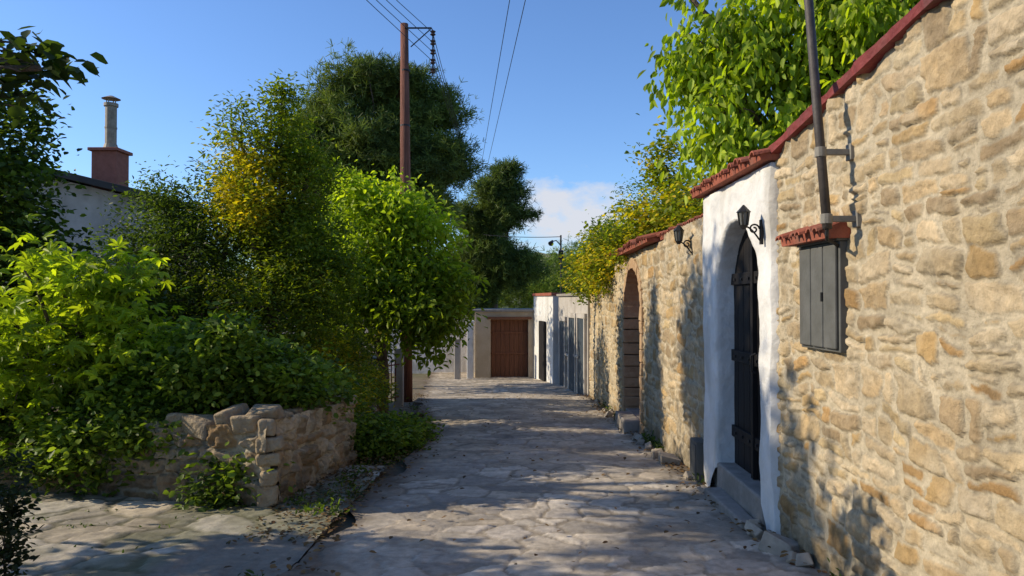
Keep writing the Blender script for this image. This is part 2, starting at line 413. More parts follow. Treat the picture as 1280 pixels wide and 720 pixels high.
# white arched gateway
gw=[]
gy0,gy1=GY0,GY1;oy0,oy1=6.10,7.40
gw.append(arch_panel('plaster_surround',WX-.07,gy0,gy1,gz(7)-.2,2.68,oy0,oy1,-.06,1.66,.66,.22,M_plaster,3,.018))
b=MB();b.bb(WX+.3,WX+.5,gy0,gy1,gz(8)-.2,2.6)
b.bb(WX+.0,WX+.31,gy0+.02,oy0-.05,gz(8)-.2,2.55);b.bb(WX+.0,WX+.31,oy1+.05,gy1-.02,gz(8)-.2,2.55)
b.bb(WX+.0,WX+.31,oy0-.05,oy1+.05,2.42,2.6);gw.append(b.make('core',M_plaster2))
b=MB()
pl=8;DX=-.08
for i in range(pl):
    a=oy0-.04+(oy1-oy0+.08)*i/pl;w_=(oy1-oy0+.08)/pl;b.bb(WX+.20+DX,WX+.26+DX,a+.006,a+w_-.006,-.02,2.44)
for z in(.25,1.0,1.75):b.bb(WX+.17+DX,WX+.202+DX,oy0,oy1,z,z+.11)
b.bb(WX+.155+DX,WX+.20+DX,6.70,6.76,-.02,2.33)
gw.append(b.make('plank_door',M_door,.004))
b=MB();b.tube([(WX+.15+DX,6.6,.95),(WX+.11+DX,6.6,.97),(WX+.11+DX,6.6,1.1),(WX+.15+DX,6.6,1.12)],.01)
for z in(.3,1.05,1.8):
    for k in range(6):b.box((WX+.165+DX,oy0+.1+k*.21,z),(.02,.025,.025))
gw.append(b.make('door_ironwork',M_iron))
b=MB();b.bb(WX-.05,WX+.28,oy0-.02,oy1+.02,gz(7)-.2,-.03,jit=.015);b.bb(WX-.20,WX-.05,oy0+.05,oy1-.1,gz(7)-.2,-.22,jit=.02)
gw.append(b.make('door_step',M_conc,.02))
gw.append(tiles('tile_coping',gy0+.03,gy1+.15,lambda y:2.84,WX-.20,WX+.28,drop=.10,r=.06,pitch=.14,jit=.015))
group('arched_gateway',gw)

def lantern(y,z,x=WX-.07,s=.72):
    def T(p): return (x+(p[0]-x)*s,y+(p[1]-y)*s,z+(p[2]-z)*s)
    b=MB();b.bb(x-.012,x+.01,y-.018,y+.018,z-.14,z+.06)
    def tb(B,pts,r,n): B.tube([T(p) for p in pts],[q*s for q in r] if hasattr(r,'__len__') else max(r*s,.006),n)
    S=[(x-.005,y,z-.13)]
    for i in range(14):
        t=i/13;S.append((x-.02-.19*t,y,z-.13+.14*math.sin(t*math.pi*.9)*.4+.12*t))
    tb(b,S,.009,6)
    sp=[]
    for i in range(22):
        t=i/21;a=t*2.6*math.pi;r=.055*(1-t*.75);sp.append((x-.075+math.cos(a)*r,y,z-.02+math.sin(a)*r))
    tb(b,sp,.009,6)
    lx=x-.18
    tb(b,[(lx,y,z-.02),(lx,y,z+.02)],[.02,.045],8)
    tb(b,[(lx,y,z+.15),(lx,y,z+.2),(lx,y,z+.225)],[.075,.03,.008],6)
    for k in range(6):
        a=k*math.pi/3;tb(b,[(lx+.042*math.cos(a),y+.042*math.sin(a),z+.02),(lx+.06*math.cos(a),y+.06*math.sin(a),z+.15)],.006,4)
    o1=b.make('iron_bracket',M_iron)
    g=MB();tb(g,[(lx,y,z+.02),(lx,y,z+.15)],[.038,.055],6);o2=g.make('glass',M_glass)
    return group('wall_lantern',[o1,o2])
lantern(5.98,2.19,WX-.08,.8);lantern(8.5,2.26,WX-.02,.9)

# second wall with arched doorway
hs=GY1
zt2_=interp([8.2,10,10.2,14.8,15.0,19.5],[2.50,2.50,2.42,2.40,2.1,1.8]);zt2=lambda s:zt2_(s+hs)
ay0,ay1=11.85,13.75
def hole2(u,z):
    y=u+hs;c=(ay0+ay1)/2;r=(ay1-ay0)/2-.02
    return (np.abs(y-c)<r)&((z<1.45)|(((y-c)/r)**2+((z-1.45)/.80)**2<1))
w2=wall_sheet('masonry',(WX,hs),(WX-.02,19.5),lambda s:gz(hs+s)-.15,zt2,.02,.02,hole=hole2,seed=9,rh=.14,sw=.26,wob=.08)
b=MB()
yy=[hs+.01,9,10,11,ay0-.05];slab(b,WX+.05,WX+.5,yy,[gz(y)-.2 for y in yy],[zt2(y-hs)-.01 for y in yy])
yy=[ay1+.05,14.8,14.9,15.05,17,19.45];slab(b,WX+.05,WX+.5,yy,[gz(y)-.2 for y in yy],[zt2(y-hs)-.01 for y in yy])
yy=[ay0-.05,12.8,ay1+.05];slab(b,WX+.05,WX+.5,yy,[2.28]*3,[2.38]*3)
core=b.make('wall_core',M_plaster2)
b=MB()
c=(ay0+ay1)/2;r=(ay1-ay0)/2
for i in range(17):
    a=math.pi*(i+.5)/17
    b.box((WX+.16,c-(r-.02)*math.cos(a),1.45+(.78)*math.sin(a)),(.40,.15,.165),rot=(-(a)-math.pi/2+math.pi,0,0),jit=.012)
z=gz(13)-.1
while z<1.4:
    hh=rnd.uniform(.16,.26)
    for yj in(ay0,ay1):
        b.box((WX+.16,yj+(rnd.uniform(0,.03) if yj==ay0 else -rnd.uniform(0,.03)),z+hh/2),(.41,.2,hh-.012),jit=.012)
    z+=hh
jm=b.make('arch_stones',mat_basic('arch_stone',(.36,.22,.115),(.50,.35,.205),5,.9,.9,16,dist=.02),.014)
b=MB()
for i in range(8):
    a=ay0+.02+(ay1-ay0-.04)*i/8;b.bb(WX+.34,WX+.39,a+.005,a+(ay1-ay0)/8-.005,gz(13)+.1,2.2)
dd=b.make('door_leaf',M_brown,.004)
b=MB();b.bb(WX-.30,WX+.0,12.0,13.0,gz(12.5)-.1,gz(12.5)+.28,jit=.02);b.bb(WX+.0,WX+.34,ay0+.06,ay1-.06,gz(12.5)-.1,gz(12.5)+.25,jit=.02)
st=b.make('step_block',M_conc,.025)
tl=tiles('tile_coping',10.6,15.0,lambda y:2.60-.01*(y-10),WX-.22,WX+.28,drop=.12,jit=.02)
tl2=tiles('tile_coping_low',8.05,10.5,lambda y:2.57,WX-.04,WX+.3,drop=.08,r=.06)
group('stone_wall',[w2,core,jm,dd,st,tl,tl2])
b=MB();b.bb(WX-.12,WX+.02,7.95,8.25,gz(8.1)+.02,gz(8.1)+.48);b.bb(WX-.13,WX-.121,7.98,8.22,gz(8.1)+.06,gz(8.1)+.44);b.make('utility_cabinet',M_grey,.006)

# ------------------------------------------------------------ meter box and service pole
mb=[]
b=MB();y0,y1,z0,z1=4.60,5.22,1.27,1.97
b.bb(WX-.06,WX+.04,y0,y1,z0,z1);b.bb(WX-.085,WX+.02,y0-.015,y1+.015,z1,z1+.022);mb.append(b.make('case',M_grey,.006))
b=MB()
for i in range(3):
    a=y0+.02+i*.196;b.bb(WX-.083,WX-.061,a,a+.182,z0+.02,z1-.02)
mb.append(b.make('door_panels',M_grey,.009))
b=MB();b.box((WX-.088,y0+.205,1.62),(.012,.02,.06));mb.append(b.make('latch',M_iron))
mb.append(tiles('tile_canopy',y0+.02,y1+.12,lambda y:2.10,WX-.20,WX+.02,.125,.075,.045,.006))
group('electric_meter_box',mb)
b=MB();b.tube([(1.90,4.45,2.03),(1.905,4.6,2.8),(1.91,4.76,3.7),(1.91,4.9,4.6)],.028,12)
b.tube([(1.91,4.9,4.6),(1.91,4.9,4.63)],[.032,.032],12)
p1=b.make('pipe',M_dsteel,smooth=True)
b=MB()
for z,y in((2.09,4.46),(2.51,4.54)):
    b.bb(1.89,WX+.03,y-.018,y+.018,z-.018,z+.018);b.tube([(1.9,y+.0,z-.03),(1.9,y+.0,z+.03)],.035,10)
    b.bb(WX-.03,WX+.02,y-.035,y+.035,z-.05,z+.05)
p2=b.make('brackets',M_brk,.003)
b=MB();b.tube([(1.90,4.45,2.04),(1.90,4.46,1.99),(1.92,4.50,1.965),(1.97,4.55,1.96),(2.04,4.62,1.94)],.011,6);p3=b.make('cable',M_iron)
group('metal_service_pole',[p1,p2,p3])

# ------------------------------------------------------------ row of houses far right
def quadwall(b,pa,pb,z0,z1,th):
    pa=Vector(pa);pb=Vector(pb);d=(pb-pa);L=d.length;d.normalize();n=Vector((d.y,-d.x))
    c=(pa+pb)/2+n*th/2
    b.box((c.x,c.y,(z0+z1)/2),(L,th,z1-z0),rot=(0,0,math.atan2(d.y,d.x)))
kids=[]
b=MB();quadwall(b,(2.0,19.5),(1.55,24.6),-1.6,1.72,3.0);kids.append(b.make('walls',M_plaster2))
def on(t,out):
    p=Vector((2.0,19.5)).lerp(Vector((1.55,24.6)),t);return (p.x-out,p.y)
ang=math.atan2(5.1,-.45)
b=MB();q=MB()
for t,w,h in((.14,.95,2.1),(.42,1.0,2.15),(.78,.95,2.1)):
    x,y=on(t,.02);zc=gz(y);b.box((x,y,zc+h/2),(w,.06,h),rot=(0,0,ang))
    x,y=on(t,.03)
    for s in(-1,1):
        tx,ty=on(t+s*(w/2+.06)/5.12,.03);q.box((tx,ty,zc+h/2),(.12,.1,h+.1),rot=(0,0,ang))
    q.box((x,y,zc+h+.08),(w+.3,.1,.14),rot=(0,0,ang))
for t in(.28,.6):
    x,y=on(t,.02);b.box((x,y,gz(y)+1.5),(.6,.06,.8),rot=(0,0,ang));q.box((x-.01,y,gz(y)+1.06),(.75,.12,.06),rot=(0,0,ang))
kids.append(b.make('doors_and_shutters',mat_basic('blue_grey_paint',(.025,.035,.045),(.05,.065,.08),6,.7,.3,20),.005))
kids.append(q.make('frames',M_plaster2,.006))
b=MB();quadwall(b,(1.93,19.45),(1.48,24.65),1.72,1.80,3.1);kids.append(b.make('roof_slab',M_conc,.01))
group('terraced_house',kids)
kids=[]
b=MB();quadwall(b,(1.38,24.9),(.83,28.3),-1.7,1.75,2.5);kids.append(b.make('walls',M_plaster))
b=MB();quadwall(b,(1.32,24.85),(.77,28.35),1.75,1.85,2.6);kids.append(b.make('roof_slab',M_tile))
b=MB();b.box((1.07,26.4,-.2),(.06,.9,2.1),rot=(0,0,.16));kids.append(b.make('door',M_door))
group('white_house',kids)

kids=[]
b=MB();b.bb(-1.42,-.82,28.3,32,-1.6,1.15);b.bb(.62,.98,28.3,32,-1.6,1.15);b.bb(-.82,.62,28.3,32,.86,1.15);b.bb(-.82,.62,28.75,32,-1.6,.86)
kids.append(b.make('walls',M_tan,.01))
b=MB();b.bb(-1.50,1.1,28.2,32.1,1.153,1.24);kids.append(b.make('roof_slab',M_conc,.01))
b=MB()
for i in range(8):b.bb(-.80+i*.177,-.80+i*.177+.168,28.62,28.68,-1.40,.80)
b.bb(-.82,.62,28.58,28.64,.76,.86);b.bb(-.82,.62,28.58,28.62,-.5,-.42);b.bb(-.82,.62,28.58,28.62,.3,.38)
kids.append(b.make('wooden_door',M_brown,.006))
b=MB();b.bb(-.95,.75,28.18,28.3,.87,.96);kids.append(b.make('lintel',M_brown,.01))
group('garage_building',kids)
b=MB();b.box((-3.3,30.6,-.45),(3.7,.25,2.05),rot=(0,0,-.10));b.box((-3.3,30.6,.60),(3.75,.33,.06),rot=(0,0,-.10));b.make('white_boundary_wall',M_plaster,.02)
b=MB();b.bb(-1.70,-1.46,27.9,28.2,-1.5,.75);b.bb(-1.74,-1.43,27.86,28.24,.75,.82);b.make('gate_pillar',M_plaster,.02)
b=MB();b.bb(-2.12,-1.9,27.2,27.45,-1.5,.1);b.bb(-2.15,-1.87,27.16,27.49,.1,.17);b.make('gate_pillar',M_plaster2,.02)
# ------------------------------------------------------------ left planter walls
ptop=lambda s: float(np.interp(s,[0,4.3,8],[.50,.05,-.02]))
A=(-2.2,6.78);B=(-9.4,8.9)
pal2=[(.40,.28,.16),(.46,.345,.21),(.37,.24,.12),(.50,.40,.27),(.33,.25,.16)]
L1=math.hypot(A[0]-B[0],A[1]-B[1])
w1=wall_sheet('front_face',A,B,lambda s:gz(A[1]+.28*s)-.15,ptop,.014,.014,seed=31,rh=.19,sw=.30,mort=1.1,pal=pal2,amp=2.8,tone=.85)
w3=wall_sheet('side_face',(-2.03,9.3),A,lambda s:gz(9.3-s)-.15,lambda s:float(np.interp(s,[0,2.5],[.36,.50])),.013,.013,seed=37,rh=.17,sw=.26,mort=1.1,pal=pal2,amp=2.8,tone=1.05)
b=MB()
t=.05
def topstone(x,y,z,l,ang):
    b.box((x,y,z),(l-.02,rnd.uniform(.26,.36),rnd.uniform(.1,.2)),rot=(rnd.uniform(-.14,.14),rnd.uniform(-.14,.14),ang+rnd.uniform(-.15,.15)),jit=.035)
while t<L1:
    l=rnd.uniform(.18,.38);f=(t+l/2)/L1;x=A[0]+(B[0]-A[0])*f;y=A[1]+(B[1]-A[1])*f
    topstone(x-.05,y+.15,ptop(t)-.02+rnd.uniform(-.05,.04),l,math.atan2(B[1]-A[1],B[0]-A[0]));t+=l
t=.1
while t<2.5:
    l=rnd.uniform(.16,.34);f=(t+l/2)/2.5
    topstone(-2.2+.17*f-.17+rnd.uniform(-.03,.02),6.78+2.5*f,.47-.14*f+rnd.uniform(-.04,.05),l,math.pi/2-.06);t+=l
for i in range(6):
    b.box((-2.17+rnd.uniform(-.03,.03),9.36,-.38+i*.14),(.36,.16,.13),jit=.025)
zz=-.42
while zz<.42:
    hh=rnd.uniform(.09,.2);b.box((-2.235+rnd.uniform(-.02,.015),6.83+rnd.uniform(-.015,.02),zz+hh/2),(rnd.uniform(.12,.26),rnd.uniform(.12,.26),hh-.02),rot=(rnd.uniform(-.06,.06),rnd.uniform(-.06,.06),rnd.uniform(-.1,.35)),jit=.02);zz+=hh
tp=b.make('top_stones',mat_basic('planter_stone',(.25,.18,.105),(.44,.345,.22),7,.95,1.0,14,dist=.05,stain=((.2,.17,.13),3,.6)),.03,seg=3)
group('stone_planter_wall',[w1,w3,tp])
pts=[(-2.25,7.0),(-2.2,9.3),(-2.6,10),(-3.4,13),(-14,13),(-14,10.6),(-9.4,9.1)]
top=[(p[0],p[1],.30 if p[0]>-3.5 else .1) for p in pts];bot=[(p[0],p[1],-.9) for p in pts]
me=bpy.data.meshes.new('garden_bed_soil');n=len(pts)
me.from_pydata(top+bot,[],[tuple(range(n))]+[(i,(i+1)%n,n+(i+1)%n,n+i) for i in range(n)]);me.materials.append(M_soil)
sc.collection.objects.link(bpy.data.objects.new('garden_bed_soil',me))

# ------------------------------------------------------------ left house and chimney
kids=[]
b=MB()
b.v=[(-18,16,-1),(-7.9,16,-1),(-7.9,16,3.75),(-18,16,6.2),(-18,19,-1),(-7.9,19,-1),(-7.9,19,3.75),(-18,19,6.2)]
b.f=[(0,1,2,3),(5,4,7,6),(1,5,6,2),(4,0,3,7),(3,2,6,7),(0,4,5,1)];kids.append(b.make('walls',M_plaster2))
b=MB();sl=math.atan2(2.45,10.1);b.box((-12.9,17.4,5.08),(10.9,3.7,.14),rot=(0,sl,0));kids.append(b.make('roof',M_roof,.01))
b=MB();b.bb(-9.3,-8.75,16.3,16.85,4.0,4.90);b.bb(-9.36,-8.69,16.24,16.91,4.90,4.97);kids.append(b.make('chimney_stack',M_brick,.01))
b=MB();b.tube([(-9.02,16.57,4.9),(-9.02,16.57,6.0)],.12,14);b.tube([(-9.02,16.57,4.97),(-9.02,16.57,5.1)],[.17,.13],14)
b.tube([(-9.02,16.57,5.45),(-9.02,16.57,5.49)],.128,14)
b.tube([(-9.02,16.57,5.95),(-9.02,16.57,6.02)],.15,14)
for a in range(4):b.tube([(-9.02+.1*math.cos(a*1.57),16.57+.1*math.sin(a*1.57),6.0),(-9.02+.1*math.cos(a*1.57),16.57+.1*math.sin(a*1.57),6.12)],.012,5)
b.tube([(-9.02,16.57,6.12),(-9.02,16.57,6.19)],[.2,.05],14);kids.append(b.make('metal_flue',M_steel))
group('white_house',kids)
b=MB();b.bb(-9,-5.6,13.4,13.65,-.8,1.72);b.bb(-9.05,-5.55,13.35,13.7,1.72,1.8);b.bb(-5.4,-3.2,15.4,15.6,-.9,.9);b.make('garden_wall',M_plaster2,.02)
b=MB();b.bb(-3.3,-3.0,16.2,16.5,-1,.25);b.bb(-3.36,-2.94,16.14,16.56,.25,.33);b.bb(-2.75,-2.55,17.3,17.5,-1,.45);b.make('gate_post',M_plaster2,.02)
b=MB()
for i in range(6):b.tube([(-2.98+i*.07,16.5+i*.17,-.75),(-2.98+i*.07,16.5+i*.17,.2)],.014,6)
b.tube([(-2.98,16.5,.1),(-2.6,17.4,.1)],.016,6);b.tube([(-2.98,16.5,-.65),(-2.6,17.4,-.65)],.016,6);b.make('iron_gate',mat_basic('rusty_red',(.12,.03,.02),(.2,.05,.03),8,.7,.3,20))

# ------------------------------------------------------------ utility pole and wires
kids=[]
px,py=-2.66,18.7
b=MB();b.tube([(px,py,-1.2),(px-.02,py,2),(px-.05,py,5.5),(px-.08,py,8.62)],[.155,.145,.125,.10],14);kids.append(b.make('pole_shaft',M_pole,smooth=True))
b=MB();b.tube([(px-.05,py-.1,8.48),(px+.62,py-.1,8.48),(px+.66,py-.1,8.4),(px+.66,py-.1,7.25)],.022,6)
for z in(3.2,6.0,7.4):b.tube([(px-.05,py,z),(px-.05,py,z+.04)],.15-.004*z,14)
b.tube([(px+.1,py-.1,8.0),(px+.6,py-.1,8.45)],.015,6)
kids.append(b.make('steel_bracket',M_iron))
b=MB()
for i in range(5):
    z=8.35-i*.24
    b.tube([(px+.66,py-.1,z-.07),(px+.66,py-.1,z-.04),(px+.66,py-.1,z),(px+.66,py-.1,z+.04),(px+.66,py-.1,z+.07)],[.03,.075,.04,.075,.03],10)
kids.append(b.make('insulators',mat_basic('brown_porcelain',(.06,.04,.04),(.1,.07,.06),5,.25,.05,20)))
group('utility_pole',kids)
def sagline(b,p,q,s,r=.011,n=16):
    p=Vector(p);q=Vector(q);b.tube([p.lerp(q,i/n)-Vector((0,0,4*s*(i/n)*(1-i/n))) for i in range(n+1)],r,5,False)
b=MB()
for i in range(4):
    z=8.35-i*.24
    sagline(b,(px+.66,py-.1,z),(-9.6+i*.35,-10,8.6-i*.15),.25,.008)
    sagline(b,(px+.66,py-.1,z),(-2.4+.1*i,52,9.6-i*.25),.35,.009)
for i in range(2):
    sagline(b,(-2.3+i*.35,50,9.5),(2.3+i*.5,-12,10.1),.1,.012)
sagline(b,(-1.0,26,3.9),(1.62,24.5,3.7),.05,.012)
b.make('overhead_wires',M_iron)
b=MB();b.tube([(1.62,24.5,1.5),(1.62,24.5,3.75)],.03,8);b.tube([(1.62,24.5,3.4),(1.45,24.2,3.55),(1.3,24.0,3.5)],.018,6);b.tube([(1.25,23.9,3.42),(1.32,24.05,3.52)],[.09,.04],8);b.box((1.62,24.5,3.1),(.16,.12,.3));b.make('street_lamp',M_iron)

# ------------------------------------------------------------ foliage
def ovals(list_):
    V=[];F=[]
    for a,l,w,c in list_:
        k=len(V);pts=[(0,0,0),(w*.75,.30*l,.06*l),(w*.8,.66*l,.02*l),(0,l,-c),(-w*.8,.66*l,.02*l),(-w*.75,.30*l,.06*l)]
        ca,sa=math.cos(a),math.sin(a)
        V+=[(x*ca-y*sa,x*sa+y*ca,z) for x,y,z in pts];F+=[(k,k+1,k+2,k+3),(k,k+3,k+4,k+5)]
    return np.array(V),np.array(F)
T_oval=ovals([(0,1,.36,.12)])
T_droop=ovals([(0,1,.27,.22)])
T_narrow=ovals([(0,1,.22,.1)])
T_fig=ovals([(0,1,.17,.15),(.75,.8,.14,.15),(-.75,.8,.14,.15),(1.5,.55,.12,.1),(-1.5,.55,.12,.1)])
def needles(n,seed):
    rg=random.Random(seed);V=[];F=[]
    for i in range(n):
        d=Vector((rg.gauss(0,.55),rg.gauss(0,.55),rg.uniform(.1,1))).normalized()
        s=d.cross(Vector((rg.gauss(0,1),rg.gauss(0,1),rg.gauss(0,1)))).normalized()*.045
        k=len(V);V+=[tuple(-s),tuple(s),tuple(d*.9+s*.6),tuple(d*.9-s*.6)];F.append((k,k+1,k+2,k+3))
    V=np.array(V)[:,[0,2,1]];return V,np.array(F)
T_needle=needles(6,3)
def leaves(name,cent,size,T,pal,rg,mat,clb,updir=.6,hang=0.0,outc=None,jit=.25):
    V0,F0=T;n=len(cent)
    nr=rg.normal(size=(n,3));nr/=np.linalg.norm(nr,axis=1)[:,None]
    nr[:,2]=np.abs(nr[:,2]);nr[:,2]+=updir
    nr/=np.linalg.norm(nr,axis=1)[:,None]
    ax=rg.normal(size=(n,3));
    if outc is not None: ax+=outc*.9
    ax[:,2]-=hang
    ax-=nr*(ax*nr).sum(1)[:,None]*(1 if hang<1.5 else .35)
    ax/=np.linalg.norm(ax,axis=1)[:,None]
    bx=np.cross(ax,nr);bx/=np.linalg.norm(bx,axis=1)[:,None];nz=np.cross(bx,ax)
    s=size*rg.uniform(.6,1.3,n)
    V=cent[:,None,:]+s[:,None,None]*(V0[None,:,0,None]*bx[:,None]+V0[None,:,1,None]*ax[:,None]+V0[None,:,2,None]*nz[:,None])
    k=len(V0);F=F0[None]+np.arange(n)[:,None,None]*k
    pal=np.array(pal);ci=np.clip((clb[:,None]*.75+rg.rand(n,1)*.45-.1)*len(pal),0,len(pal)-1).astype(int)[:,0]
    c=pal[ci]*(1+jit*rg.uniform(-1,1,n))[:,None]
    col=np.repeat(c,k,0)
    return mesh_np(name,V.reshape(-1,3),F.reshape(-1,F0.shape[1]),[mat],col)
def tree(name,lobes,nclump,nleaf,cr,size,T,pal,seed,trunk=None,tr=.1,mat=None,updir=.6,hang=0,shell=.55,rough=.3,flat=1.0,limbs=10,palfn=None):
    rg=np.random.RandomState(seed);r2=random.Random(seed)
    lob=np.array([l[:6] for l in lobes],float);w=lob[:,3]*lob[:,4]*lob[:,5];w=w**.75;w/=w.sum()
    li=rg.choice(len(lob),nclump,p=w)
    d=rg.normal(size=(nclump,3));d/=np.linalg.norm(d,axis=1)[:,None]
    lump=1+rough*(fbm(d[:,0]*2.5+d[:,2]*1.7+seed,d[:,1]*2.5-d[:,2]*1.3,seed,3)-.5)*2
    rr=rg.uniform(shell**2,1,nclump)**.5*lump
    C=lob[li,:3]+lob[li,3:6]*d*rr[:,None]
    nl=rg.poisson(nleaf,nclump);ci=np.repeat(np.arange(nclump),nl)
    g=rg.normal(size=(len(ci),3))*cr*np.array((1,1,.75*flat))
    cc=C[ci]+g*rg.uniform(.6,1.3,nclump)[ci][:,None]
    if hang: cc[:,2]-=np.abs(rg.normal(size=len(ci)))*cr*hang*.6
    clb=rg.rand(nclump)
    if palfn is not None: clb=np.clip(palfn(C,rg),0,1)
    out=g/np.maximum(1e-4,np.linalg.norm(g,axis=1))[:,None]
    kids=[leaves('crown',cc,size,T,pal,rg,mat or M_leaf,clb[ci],updir,hang,out)]
    if trunk:
        b=MB();base=Vector(trunk[0]);fork=Vector(trunk[1])
        def limb(p,q,r0,r1,n=6,wob=.08):
            L=(q-p).length;pts=[];rad=[]
            for i in range(n+1):
                t=i/n;o=Vector((r2.gauss(0,1),r2.gauss(0,1),r2.gauss(0,.5)))*wob*L*.35*math.sin(math.pi*t)
                pts.append(p.lerp(q,t)+o+Vector((0,0,.08*L*math.sin(math.pi*t))));rad.append(r0+(r1-r0)*t)
            b.tube(pts,rad,7);return pts
        limb(base,fork,tr,tr*.75,6,.05)
        tips=[]
        for l in lob:
            q=Vector(l[:3]);pts=limb(fork,q,tr*.55,tr*.2);tips.append((q,pts))
        pick=r2.sample(range(nclump),min(nclump,limbs*len(lob)))
        for i in pick:
            q=Vector(C[i]);o=tips[li[i]][1];s=o[r2.randint(2,len(o)-1)]
            limb(s,q,tr*.18,tr*.04,4,.12)
        kids.append(b.make('trunk_and_limbs',M_bark,smooth=True))
    return group(name,kids,(trunk[0] if trunk else tuple(lob[0,:3])))
G_dark=[(.035,.058,.013),(.055,.085,.018),(.08,.12,.022),(.105,.155,.027),(.14,.195,.032)]
G_mid=[(.075,.115,.018),(.11,.165,.022),(.15,.22,.028),(.20,.275,.034),(.27,.34,.04)]
G_lime=[(.16,.225,.022),(.23,.31,.028),(.31,.41,.033),(.40,.49,.04),(.48,.56,.045)]
G_yel=[(.12,.165,.02),(.17,.22,.025),(.24,.28,.03),(.46,.40,.03),(.62,.47,.03)]
G_pine=[(.055,.085,.022),(.08,.12,.027),(.115,.16,.033),(.155,.205,.04),(.20,.25,.045)]

tree('fig_tree',[(-4.5,7.7,1.55,.55,.5,.7),(-5.1,7.6,1.1,.6,.5,.8),(-4.1,7.7,1.0,.45,.4,.6),(-4.8,7.8,.6,.8,.4,.5),(-3.95,7.7,1.85,.25,.3,.35),(-4.95,7.5,1.9,.4,.3,.3)],170,11,.16,.15,T_fig,G_lime,41,((-4.6,8.0,.1),(-4.6,7.9,.6)),.05,M_leafb,updir=.5,hang=.3,shell=.3,rough=.5,limbs=8)
tree('lantana_shrub',[(-3.2,7.75,.75,.8,.55,.55),(-2.6,7.9,.65,.5,.5,.4),(-3.9,7.8,.5,.7,.5,.5),(-2.45,8.6,.55,.45,.6,.35),(-3.3,7.35,.25,.9,.35,.32),(-4.1,7.3,.2,.8,.3,.35),(-2.6,6.95,-.1,.32,.18,.30),(-2.9,7.6,1.15,.3,.3,.3)],600,55,.10,.075,T_oval,G_mid,42,((-3.2,8.0,.2),(-3.2,7.95,.4)),.04,M_leaf,updir=.5,limbs=8,rough=.6)
tree('ivy_shrub',[(-5.2,7.65,.15,.7,.3,.4),(-4.4,7.4,.0,.4,.2,.25),(-6.2,8.2,.5,.9,.5,.7),(-2.75,6.85,-.22,.35,.14,.12)],240,55,.10,.07,T_oval,G_dark,43,((-5.3,8.4,0),(-5.3,8.2,.2)),.03,M_leaf,limbs=4)
tree('carob_tree',[(-6.6,9.4,2.7,.7,.8,1.1),(-7.2,9.8,3.3,.9,.9,1.3),(-6.4,9.4,1.7,.9,.7,.8),(-5.8,10.5,1.3,.8,.8,.7)],400,45,.16,.10,T_oval,G_dark,44,((-6.6,9.8,0),(-6.6,9.7,1.2)),.13,M_leaf,rough=.4)
tree('pomegranate_tree',[(-5.1,11.6,2.3,.9,.8,1.0),(-4.4,11.8,3.0,.7,.7,.9),(-5.5,12,2.9,.7,.7,.8),(-4.8,11.6,1.4,1.1,.8,.7),(-6.2,12,1.9,.8,.6,.8),(-7.2,12.2,1.2,.9,.6,.9)],620,46,.16,.08,T_narrow,G_dark,45,((-5.0,12,.2),(-5.0,12,1.3)),.10,M_leaf,rough=.7)
def yf(C,rg):
    return np.where((C[:,2]>2.7)&(C[:,2]<3.9)&(C[:,0]<-3.55)&(rg.rand(len(C))<.8),rg.uniform(.6,1,len(C)),rg.uniform(0,.42,len(C)))
tree('almond_tree',[(-3.9,11.2,3.2,.65,.6,.8),(-3.6,11.2,4.0,.4,.5,.7),(-3.4,11.3,2.5,.8,.6,.8),(-3.2,11.4,3.5,.5,.5,.5),(-4.2,11,4.2,.22,.3,.4),(-3.5,11.2,4.7,.15,.2,.3),(-2.9,11.2,1.9,.7,.6,.7),(-3.7,11,1.5,.9,.6,.7)],520,55,.14,.085,T_narrow,G_yel,46,((-3.7,11.5,.1),(-3.7,11.4,1.4)),.09,M_leafb,rough=.75,palfn=yf)
def mf(C,rg):
    return np.clip(.35+.3*(C[:,2]-2.4)+rg.uniform(-.35,.35,len(C)),0,1)
tree('mulberry_tree',[(-2.5,14,3.0,.85,.8,.8),(-1.75,13.9,2.5,.75,.8,.85),(-3.0,13.8,2.0,.8,.8,.8),(-2.0,13.6,1.6,.8,.7,.6),(-3.0,14,3.6,.35,.5,.5),(-2.2,14,3.45,.3,.4,.5),(-1.45,13.8,1.3,.4,.5,.6),(-1.2,13.8,2.0,.4,.4,.4)],460,38,.18,.13,T_droop,G_lime,47,((-2.5,14.3,-.7),(-2.5,14.2,1.3)),.12,M_leafb,updir=.3,hang=1.0,rough=.7,palfn=mf)
tree('street_shrub',[(-1.75,10.2,-.35,.5,.7,.35),(-2.0,9.7,-.2,.35,.4,.33),(-1.6,11.4,-.5,.4,.7,.28)],260,50,.09,.065,T_oval,G_mid,48,((-1.8,10.3,-.6),(-1.8,10.3,-.4)),.03,M_leaf,limbs=5)
tree('yellow_shrub',[(-2.3,10.4,.2,.4,.5,.25),(-2.4,11.5,.2,.5,.6,.4),(-2.9,12.4,.5,.6,.6,.6)],170,50,.11,.07,T_narrow,G_yel,49,((-2.4,10.9,-.4),(-2.4,10.9,0)),.03,M_leafb,limbs=5)
tree('hedge',[(-4.5,12.8,.9,1.5,.6,.9),(-3.5,15,.9,.9,.8,1.1),(-6.5,12.6,1.2,1.4,.6,.7),(-3.9,17.5,2.2,1.5,1.2,2.0),(-6.6,15,2.0,1.2,.6,1.4)],620,40,.18,.10,T_oval,G_dark,50,((-4.5,13,-.3),(-4.5,13,.5)),.05,M_leaf)
